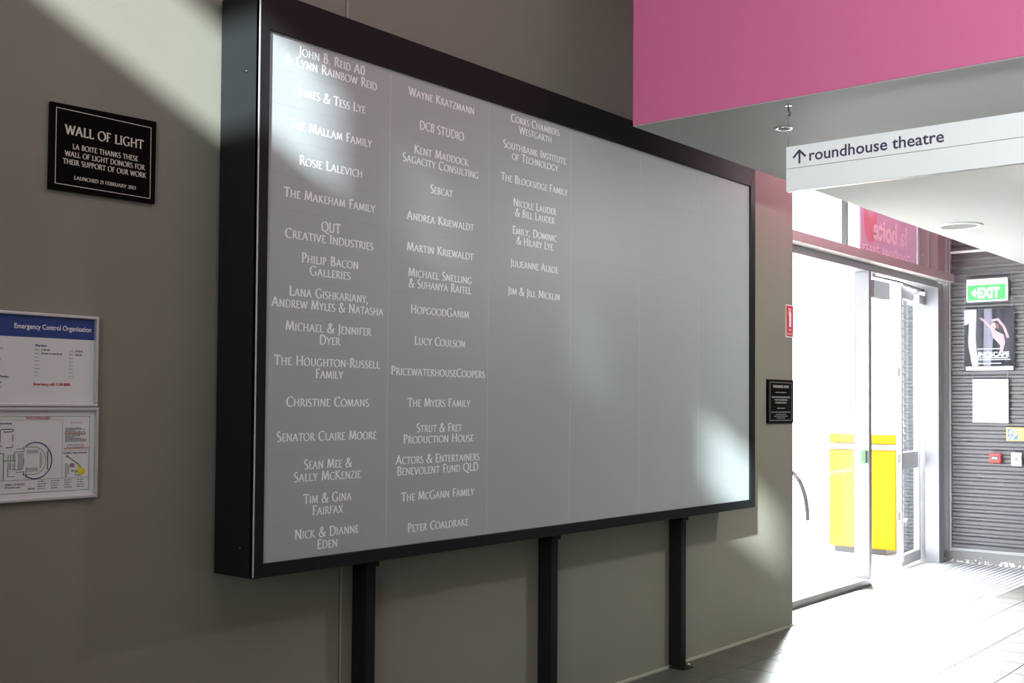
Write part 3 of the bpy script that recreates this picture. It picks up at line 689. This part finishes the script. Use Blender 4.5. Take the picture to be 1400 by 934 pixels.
def a3_frame(name, label, x0, x1, z0, z1):
    t = thing(name, label, 'notice', ((x0+x1)/2, -0.01, z0))
    box('backing', x0+0.004, x1-0.004, -0.008, -0.001, z0+0.004, z1-0.004, WHITE, t)
    for (n, a, b, c, d) in (('frame_rail', x0, x1, z1-0.010, z1), ('frame_rail', x0, x1, z0, z0+0.010), ('frame_rail', x0, x0+0.010, z0+0.010, z1-0.010), ('frame_rail', x1-0.010, x1, z0+0.010, z1-0.010)):
        box(n, a, b, -0.020, -0.001, c, d, ALU, t, 0.002)
    link_mesh('paper_sheet', [(x0+0.01, -0.009, z0+0.01), (x1-0.01, -0.009, z0+0.01), (x1-0.01, -0.009, z1-0.01), (x0+0.01, -0.009, z1-0.01)], [(0, 1, 2, 3)], PAPER, t)
    return t
# upper notice
fx0, fx1 = 1.585, 1.990
ec = a3_frame('notice_frame', 'framed Emergency Control Organisation notice with blue header band', fx0, fx1, 1.4775, 1.7735)
pl = Y_plane(0, 0, -0.0095)
print_poly('header_band', [rect(fx0+0.01, 1.696, fx1-0.011, 1.7635)], pl, BLUE, ec)
pl2 = Y_plane(0, 0, -0.0100)
sans('heading_text', 'Emergency Control Organisation', pl2, 1.968, 1.722, 0.0165, WHITE, ec, width=0.258, bold=0.012, align='R')
sans('blue_text', 'Wardens:', pl2, 1.777, 1.668, 0.0075, BLUET, ec, bold=0.02)
for k in range(8):
    zz = 1.655-k*0.0117
    sans('name_text', 'Name:', pl2, 1.777, zz, 0.0052, GREYT, ec, width=0.0145)
    sans('phone_text', 'Phone:', pl2, 1.892, zz, 0.0052, GREYT, ec, width=0.0155)
def dashes(x0, x1, z0, h, seed):
    rnd = random.Random(seed); out = []; x = x0
    while x < x1:
        wd = rnd.uniform(0.004, 0.011)*1.0; out.append(rect(x, z0, min(x+wd, x1), z0+h)); x += wd+0.0022
    return out
ds = dashes(1.798, 1.827, 1.655, 0.005, 1)+dashes(1.798, 1.868, 1.6435, 0.005, 2)+dashes(1.914, 1.938, 1.6555, 0.005, 3)+dashes(1.914, 1.938, 1.6435, 0.005, 4)
ds += dashes(1.60, 1.675, 1.655, 0.005, 5)+dashes(1.60, 1.668, 1.600, 0.005, 6)+dashes(1.60, 1.662, 1.588, 0.005, 7)+dashes(1.60, 1.675, 1.550, 0.005, 8)+dashes(1.60, 1.670, 1.536, 0.005, 9)
print_poly('small_print', ds, pl2, GREYT, ec)
sans('blue_text', "Chief Warden:", pl2, 1.628, 1.620, 0.0070, BLUET, ec, bold=0.02, width=0.042)
sans('blue_text', "Deputy Chief Warden:", pl2, 1.615, 1.568, 0.0070, BLUET, ec, bold=0.02, width=0.080)
sans('red_text', 'Emergency call: 3138 8888', pl2, 1.775, 1.545, 0.0092, REDT, ec, width=0.122, bold=0.02)
# lower notice
ev = a3_frame('notice_frame', 'framed evacuation plan with round theatre diagram, below the blue header notice', fx0, 1.995, 1.182, 1.4755)
print_poly('border_line', outline(fx0+0.018, 1.208, 1.969, 1.448, 0.0016)+[rect(fx0+0.018, 1.249, 1.969, 1.2502), rect(fx0+0.018, 1.436, 1.874, 1.4368), rect(1.874, 1.25, 1.8748, 1.436), rect(1.874, 1.337, 1.967, 1.3377)], pl, GREENT, ev)
sans('heading_text', 'EVACUATION SIGN', pl2, 1.7545, 1.4385, 0.0075, REDT, ev, width=0.078, bold=0.02)
sans('blue_text', 'EVACUATION DIAGRAM', pl2, 1.645, 1.4235, 0.0052, BLUET, ev, width=0.062, bold=0.02)
cx, cz = 1.786, 1.309
print_poly('curved_wall_line', stroke(arc(cx, cz, 0.054, 0.057, 128, -128, 40), 0.0032), pl2, BLUET, ev)
grn = []
grn += stroke(arc(cx-0.006, cz, 0.040, 0.043, 95, -95, 24), 0.0016)+stroke([(1.745, cz+0.043), (1.780, cz+0.043)], 0.0016)+stroke([(1.745, cz-0.043), (1.780, cz-0.043)], 0.0016)
grn += stroke([(1.668, 1.335), (1.684, 1.333), (1.684, 1.250)], 0.0028)+stroke([(1.684, 1.311), (1.722, 1.311)], 0.0028)
grn += stroke([(1.756, cz-0.02), (1.756, 1.255)], 0.002)+stroke([(1.722, 1.338), (1.748, 1.338), (1.748, 1.350)], 0.002)+stroke([(1.826, cz-0.03), (1.826, cz+0.03)], 0.004)
grn += stroke([(1.894, 1.319), (1.935, 1.290), (1.938, 1.280)], 0.0028)+stroke([(1.912, 1.272), (1.928, 1.270)], 0.0026)+stroke([(1.922, 1.270), (1.922, 1.257), (1.94, 1.257)], 0.0020)
grn += [rect(1.888, 1.316, 1.897, 1.322), rect(1.906, 1.269, 1.913, 1.275)]
print_poly('green_route', grn, pl2, GREENT, ev)['kind'] = 'stuff'
gry = [rect(1.757, cz+0.022, 1.795, cz+0.034), rect(1.757, cz-0.034, 1.795, cz-0.022), rect(1.729, cz-0.026, 1.748, cz+0.024), rect(1.716, cz-0.028, 1.722, cz+0.030), [(1.800, cz+0.030), (1.808, cz+0.018), (1.808, cz-0.018), (1.800, cz-0.030)]]
gry += [rect(1.885, 1.252, 1.893, 1.296), rect(1.893, 1.262, 1.899, 1.292)]
print_poly('grey_block', gry, pl, LGREY, ev)['kind'] = 'stuff'
blk = stroke([(1.672, 1.368), (1.672, 1.404), (1.676, 1.408), (1.710, 1.408), (1.714, 1.404), (1.708, 1.400), (1.682, 1.400)], 0.0022)
blk += stroke([(1.672, 1.360), (1.678, 1.354)], 0.002)+stroke([(1.712, 1.370), (1.712, 1.392)], 0.002)+stroke([(1.690, 1.352), (1.710, 1.352), (1.713, 1.360)], 0.002)
for a in (1.698, 1.706, 1.714):
    blk += stroke([(a, 1.330), (a, 1.314)], 0.0016)+stroke([(a, 1.300), (a, 1.290)], 0.0012)
blk += stroke([(1.698, 1.306), (1.698, 1.262), (1.720, 1.262)], 0.0014)+stroke([(1.704, 1.306), (1.704, 1.285), (1.718, 1.285)], 0.0014)+stroke([(1.748, 1.318), (1.748, 1.296)], 0.0016)
blk += stroke([(1.722, 1.282), (1.740, 1.282)], 0.0014)+stroke([(1.724, 1.274), (1.744, 1.276)], 0.0014)+stroke([(1.724, 1.347), (1.746, 1.347)], 0.0014)+stroke([(1.748, 1.276), (1.748, 1.264)], 0.003)
print_poly('plan_line', blk, pl2, BLACKT, ev)
print_poly('you_are_here_block', [rect(1.655, 1.288, 1.673, 1.300)], pl2, REDT, ev)
print_poly('purple_block', [rect(1.901, 1.283, 1.917, 1.296)], pl2, PURP, ev)
print_poly('yellow_block', [rect(1.929, 1.262, 1.939, 1.286), arc(1.943, 1.270, 0.0125, 0.0115, 0, 345, 18)], Y_plane(0, 0, -0.0098), YELT, ev)
sans('red_text', 'EVACUATION', pl2, 1.903, 1.425, 0.0040, REDT, ev, width=0.036)
tx = []
for k in range(11):
    if k in (4,): continue
    tx += dashes(1.884, 1.884+[.055, .07, .03, .068, .07, .068, .05, .03, .064, .073, .073][k], 1.408-k*0.0042, 0.0026, 20+k)
for k in range(3): tx += dashes(1.890, 1.950, 1.356-k*0.0045, 0.0016, 40+k)
for q in range(4):
    for k in range(4): tx += dashes(1.790+q*0.044+0.005, 1.790+q*0.044+[.026, .032, .03, .028][(k+q) % 4], 1.2415-k*0.0075, 0.0028, 60+q*5+k)
print_poly('small_print', tx, pl2, GREYT, ev)
print_poly('red_print', dashes(1.882, 1.955, 1.391, 0.0024, 90)+dashes(1.880, 1.965, 1.343, 0.0024, 91), Y_plane(0, 0, -0.0102), REDT, ev)['kind'] = 'stuff'
sans('blue_text', 'ASSEMBLY AREA DIAGRAM', pl2, 1.877, 1.327, 0.0046, BLUET, ev, width=0.082, bold=0.02)
sans('plan_text', 'LEVEL 1, Z1 BLOCK', pl2, 1.690, 1.234, 0.0066, BLACKT, ev, width=0.063, bold=0.01)
sans('plan_text', 'SET-DOWN AREA', pl2, 1.690, 1.2255, 0.0050, BLACKT, ev, width=0.048, bold=0.01)
sans('blue_text', 'LEGEND', pl2, 1.762, 1.219, 0.0046, BLUET, ev, width=0.024, bold=0.02)

# second plaque, by the free end of the wall
p2 = thing('wall_plaque', 'small black engraved plaque right of the board, near the wall end', 'plaque', (6.98, -0.005, 1.37))
bm = bmesh.new(); prism(bm, [(6.795, 1.376), (7.178, 1.376), (7.178, 1.668), (6.795, 1.668)], 'y', -0.013, -0.001); from_bm('plate', bm, PLQ, p2)
pl = Y_plane(6.795, 1.376, -0.0135)
print_poly('border_line', [rect(0.03, 0.018, 0.355, 0.0215), rect(0.03, 0.272, 0.355, 0.2755), rect(0.03, 0.018, 0.034, 0.2755), rect(0.351, 0.018, 0.355, 0.2755)], pl, GOLDD, p2)
serif('lettering', [('THE ROUNDHOUSE THEATRE', 0.192, 0.238, 0.016, 0.235)], pl, GOLD, p2)
def row(w_, z_, h_, s_):
    return [[(a+0.192-w_/2, b) for a, b in q] for q in [[(p[0]-0, p[1]) for p in d] for d in dashes(0, w_, z_, h_, s_)]]
print_poly('small_print', row(.16, .204, .006, 1)+row(.27, .170, .010, 2)+row(.19, .152, .010, 3)+row(.17, .133, .010, 4)+row(.12, .098, .006, 5)+row(.28, .072, .006, 6)+row(.15, .057, .005, 7)+row(.20, .045, .005, 8)+row(.13, .033, .005, 9), pl, GOLDD, p2)

# fire extinguisher sign
fe = thing('fire_sign', 'red fire extinguisher sign with white symbol at the wall end', 'sign', (7.13, -0.004, 1.96))
box('plate', 7.080, 7.192, -0.0045, -0.0008, 1.961, 2.184, WHITE, fe)
pl = Y_plane(7.080, 1.961, -0.0052)
print_poly('red_field', [rect(0.007, 0.007, 0.112, 0.216)], pl, REDS, fe)
pl = Y_plane(7.080, 1.961, -0.0057)
print_poly('extinguisher_symbol', [rect(0.046, 0.072, 0.080, 0.165), arc(0.063, 0.165, 0.017, 0.016, 0, 180, 10), rect(0.057, 0.178, 0.069, 0.196), rect(0.040, 0.192, 0.075, 0.199), rect(0.038, 0.15, 0.042, 0.196)], pl, WHITE, fe)
sans('sign_text', 'FIRE', pl, 0.062, 0.044, 0.014, WHITE, fe, width=0.045, align='C')
sans('sign_text', 'EXTINGUISHER', pl, 0.060, 0.018, 0.014, WHITE, fe, width=0.088, align='C')

# ================================================================ HANGING SIGN
SX, SY0, SZ0, SZM, SZ1 = 4.485, -1.253, 2.420, 2.5187, 2.6146
hs = thing('hanging_sign', 'white hanging roundhouse theatre sign with upward arrow under the soffit', 'sign', (SX, -2.2, SZ1))
box('sign_panel', SX, SX+0.028, SY0-2.2, SY0, SZM+0.0008, SZ1, SIGNW, hs, 0.0015)
box('sign_panel', SX, SX+0.028, SY0-2.2, SY0, SZ0, SZM-0.0008, SIGNW, hs, 0.0015)
box('panel_joint', SX+0.003, SX+0.025, SY0-2.198, SY0-0.003, SZM-0.001, SZM+0.001, BLACKP, hs)
pl = X_plane(SY0, SZM, SX-0.0008)
ar = stroke([(0.062, 0.018), (0.062, 0.069)], 0.009)+stroke([(0.0345, 0.045), (0.062, 0.0735)], 0.009)+stroke([(0.0895, 0.045), (0.062, 0.0735)], 0.009)
print_poly('arrow', ar, pl, GREYP if False else NAVY, hs)
sans('lettering', 'roundhouse theatre', pl, 0.107, 0.0235, 0.050, NAVY, hs, width=0.565, bold=0.013)
for yy in (SY0-0.004, SY0-2.1):
    tube('wire', [(SX+0.014, yy, SZ1), (SX+0.014, yy, 2.755)], 0.0012, STEEL, hs, 6)
    bmk = bmesh.new()
    add_tube(bmk, [(SX+0.014, yy, 2.758), (SX+0.014, yy-0.008, 2.752), (SX+0.014, yy-0.010, 2.762), (SX+0.014, yy-0.002, 2.772), (SX+0.014, yy, 2.797)], 0.0032, 8)
    from_bm('hook', bmk, DARKST, hs, smooth=True)
    lathe('hook_plate', [(0.0, -0.0), (0.014, -0.0), (0.014, -0.003), (0.0, -0.003)], (SX+0.014, yy, ZS-0.0005), STEEL, hs, 20, False)

# ceiling fittings
dl = thing('downlight', 'small chrome downlight in the soffit above the hanging sign', 'light', (4.86, -1.06, ZS))
lathe('trim_ring', [(0.026, -0.001), (0.030, -0.005), (0.040, -0.006), (0.044, -0.001)], (4.86, -1.06, ZS), STEEL, dl, 36)
lathe('lamp_lens', [(0.0, -0.002), (0.026, -0.002), (0.026, -0.003), (0, -0.003)], (4.86, -1.06, ZS), GRILLE, dl, 24)
sp = thing('ceiling_speaker', 'large round pale grille flush in the soffit near the entrance', 'speaker', (8.27, -0.78, ZS))
lathe('trim_ring', [(0.125, -0.001), (0.128, -0.010), (0.150, -0.010), (0.160, -0.001)], (8.27, -0.78, ZS), SIGNW, sp, 48)
lathe('grille', [(0.0, -0.004), (0.124, -0.004), (0.124, -0.006), (0, -0.006)], (8.27, -0.78, ZS), GRILLE, sp, 40, False)
d2 = thing('downlight', 'lit round downlight in the soffit beyond the hanging sign', 'light', (6.6, -2.2, ZS))
lathe('trim_ring', [(0.155, -0.001), (0.158, -0.012), (0.175, -0.012), (0.185, -0.001)], (6.6, -2.2, ZS), WHITE, d2, 40)

# ================================================================ SIGN FILM ON THE HIGH WINDOW (reads from outside)
ws = thing('window_sign', 'pink window sign, reversed la boite roundhouse theatre lettering, above the beam', 'sign', (9.85, 0.334, 2.78))
wp = lambda u, v: (u, 0.330, v)
link_mesh('film', [(9.19, 0.333, 2.772), (10.535, 0.333, 2.772), (10.535, 0.333, 3.6), (9.19, 0.333, 3.6)], [(0, 1, 2, 3)], FILMP, ws)
link_mesh('edge_strip', [(9.165, 0.3335, 2.772), (9.19, 0.3335, 2.772), (9.19, 0.3335, 3.6), (9.165, 0.3335, 3.6)], [(0, 1, 2, 3)], mat('pink_edge', (0.85, 0.25, 0.5), 0.5), ws)
print_poly('round_emblem', [arc(9.42, 3.07, 0.15, 0.17, 135, 405, 24)+[(9.42, 3.12)]], lambda u, v: (u, 0.3318, v), FILMR, ws)
sans('lettering', 'la boite', wp, 9.47, 2.95, 0.19, FILML, ws, width=0.80, bold=0.03, mirror=True)
sans('lettering', 'roundhouse theatre', wp, 9.22, 2.832, 0.075, FILML, ws, width=1.12, bold=0.01, mirror=True)

# ================================================================ THINGS ON THE CORRUGATED WALL
XS = XC-0.004
ex = thing('exit_sign', 'green lit EXIT sign box on the corrugated wall', 'sign', (XC-0.03, -0.14, 2.50))
box('housing', XC-0.055, XS, -0.325, 0.052, 2.494, 2.712, SIGNW, ex, 0.006)
pl = X_plane(0.052, 2.494, XC-0.0556)
print_poly('green_face', [rect(0.012, 0.014, 0.358, 0.160)], pl, EXITG, ex)
pl = X_plane(0.052, 2.494, XC-0.0562)
print_poly('arrow', [[(0.045, 0.085), (0.085, 0.125), (0.085, 0.045)], rect(0.085, 0.078, 0.10, 0.095)], pl, EXITW, ex)
sans('lettering', 'EXIT', pl, 0.105, 0.038, 0.095, EXITW, ex, width=0.20, bold=0.04)
po = thing('framed_poster', 'dark dance show poster in a clear hanging holder under the exit sign', 'poster', (XC-0.02, -0.14, 1.84))
box('clear_holder', XC-0.026, XC-0.020, -0.385, 0.098, 1.845, 2.430, ACRYL, po)
box('backing', XC-0.018, XC-0.014, -0.372, 0.085, 1.838, 2.424, DARKPIC, po)
def pp(k): return X_plane(0.085, 1.838, XC-0.0182-0.0003*k)
print_poly('picture_shape', [rect(0.30, 0.10, 0.457, 0.586), rect(0.10, 0.06, 0.15, 0.586)], pp(0), MIDPIC, po)
print_poly('white_curtain', [[(0.075, 0.045), (0.13, 0.045), (0.105, 0.30), (0.115, 0.586), (0.0, 0.586), (0.0, 0.44), (0.02, 0.44), (0.045, 0.46), (0.035, 0.25)]], pp(1), WHPIC, po)
print_poly('grey_curtain', [[(0.175, 0.045), (0.245, 0.045), (0.265, 0.30), (0.255, 0.586), (0.185, 0.586), (0.18, 0.3)]], pp(1), WHPIC2, po)
skin = stroke([(0.15, 0.50), (0.19, 0.47), (0.25, 0.40)], 0.020)+stroke([(0.25, 0.40), (0.30, 0.35)], 0.03)+[[(0.25, 0.38), (0.30, 0.37), (0.36, 0.34), (0.375, 0.26), (0.35, 0.17), (0.325, 0.17), (0.33, 0.24), (0.26, 0.32)], arc(0.272, 0.425, 0.026, 0.033, 0, 340, 14)]
skin += stroke([(0.255, 0.475), (0.31, 0.485), (0.365, 0.41), (0.40, 0.31)], 0.022)
print_poly('dancer_print', skin, pp(2), SKIN, po)
print_poly('hair_print', [[(0.285, 0.45), (0.315, 0.44), (0.318, 0.405), (0.30, 0.39), (0.29, 0.42)]], pp(3), HAIRP, po)
sans('lettering', 'BLINDSCAPE', pp(4), 0.065, 0.135, 0.044, WHITE, po, width=0.345, bold=0.03)
pr_ = []
for k, (a, b, zz) in enumerate([(0.12, 0.34, 0.203), (0.12, 0.40, 0.118), (0.06, 0.42, 0.100), (0.13, 0.34, 0.065)]):
    pr_ += [rect(p[0][0], p[0][1], p[1][0], p[2][1]) for p in dashes(a, b, zz, 0.008, 100+k)]
print_poly('small_print', pr_, pp(4), WHITE, po)
print_poly('white_footer', [rect(0.015, 0.004, 0.445, 0.040)], pp(4), WHITE, po)
print_poly('footer_print', [rect(a, 0.018, a+0.02, 0.026) for a in (0.06, 0.14, 0.26, 0.30, 0.35)], pp(5), PURP, po)
for yy in (0.075, -0.352):
    tube('wire', [(XC-0.024, yy, 2.43), (XC-0.024, yy, 2.797)], 0.0015, STEEL, po, 6)
for yy in (0.092, -0.379):
    for zz in (1.90, 2.375): tube('clip', [(XC-0.026, yy, zz), (XC-0.033, yy, zz)], 0.006, STEEL, po, 8)
ph = thing('paper_holder', 'white notice sheet in a clear holder below the dance poster', 'notice', (XC-0.02, -0.155, 1.34))
box('clear_holder', XC-0.026, XC-0.022, -0.325, 0.015, 1.338, 1.760, ACRYL, ph)
box('paper_sheet', XC-0.020, XC-0.017, -0.315, 0.008, 1.344, 1.756, SIGNW, ph)
pl = X_plane(0.008, 1.344, XC-0.0204)
sans('heading_text', 'Events', pl, 0.17, 0.322, 0.014, BLUET, ph, width=0.07)
print_poly('small_print', [rect(0.175, 0.29-k*0.032, 0.175+[.07, .03, .04, .05, .03, .05, .04][k], 0.293-k*0.032) for k in range(7)]+[rect(0.085, 0.32, 0.10, 0.325)], pl, LGREY, ph)
for yy in (0.006, -0.318):
    for zz in (1.395, 1.71): tube('clip', [(XC-0.026, yy, zz), (XC-0.033, yy, zz)], 0.006, STEEL, ph, 8)
for yy in (0.004, -0.31): tube('wire', [(XC-0.023, yy, 1.76), (XC-0.023, yy, 1.837)], 0.0013, STEEL, ph, 6)
hl = thing('hearing_loop_sign', 'yellow hearing loop sign with blue ear symbol on the corrugated wall', 'sign', (XC-0.005, -0.4, 1.18))
box('plate', XC-0.008, XC-0.004, -0.60, -0.292, 1.180, 1.303, EARY, hl)
pl = X_plane(-0.292, 1.180, XC-0.0085)
print_poly('blue_field', [rect(0.010, 0.010, 0.105, 0.112)], pl, EARB, hl)
pl = X_plane(-0.292, 1.180, XC-0.0090)
print_poly('ear_symbol', stroke(arc(0.060, 0.068, 0.030, 0.030, 200, -40, 12)+[(0.066, 0.040), (0.060, 0.022), (0.045, 0.018)], 0.011)+stroke(arc(0.060, 0.066, 0.012, 0.012, 200, -60, 8), 0.007)+stroke([(0.018, 0.022), (0.045, 0.045)], 0.008)+stroke([(0.080, 0.088), (0.100, 0.108)], 0.008), pl, EARY, hl)
sans('sign_text', 'Hearing loop', pl, 0.125, 0.078, 0.018, BLACKT, hl, width=0.15)
cp = thing('fire_call_point', 'red fire alarm call point on the corrugated wall', 'alarm', (XC-0.02, -0.2, 0.968))
box('body', XC-0.045, XS, -0.250, -0.148, 0.968, 1.056, RED, cp, 0.006)
box('window', XC-0.049, XC-0.045, -0.234, -0.164, 0.992, 1.032, BLACKT, cp, 0.001)
pl = X_plane(-0.164, 0.992, XC-0.0495)
sans('label_text', 'FIRE', pl, 0.012, 0.010, 0.020, WHITE, cp, width=0.046)
sw = thing('door_switch', 'white switch plate with a red button right of the red call point', 'switch', (XC-0.02, -0.39, 0.945))
box('body', XC-0.040, XS, -0.433, -0.342, 0.946, 1.069, WHITE, sw, 0.006)
tube('button', [(XC-0.045, -0.387, 1.007), (XC-0.039, -0.387, 1.007)], 0.009, RED, sw, 16)
print('tiles', ntile)
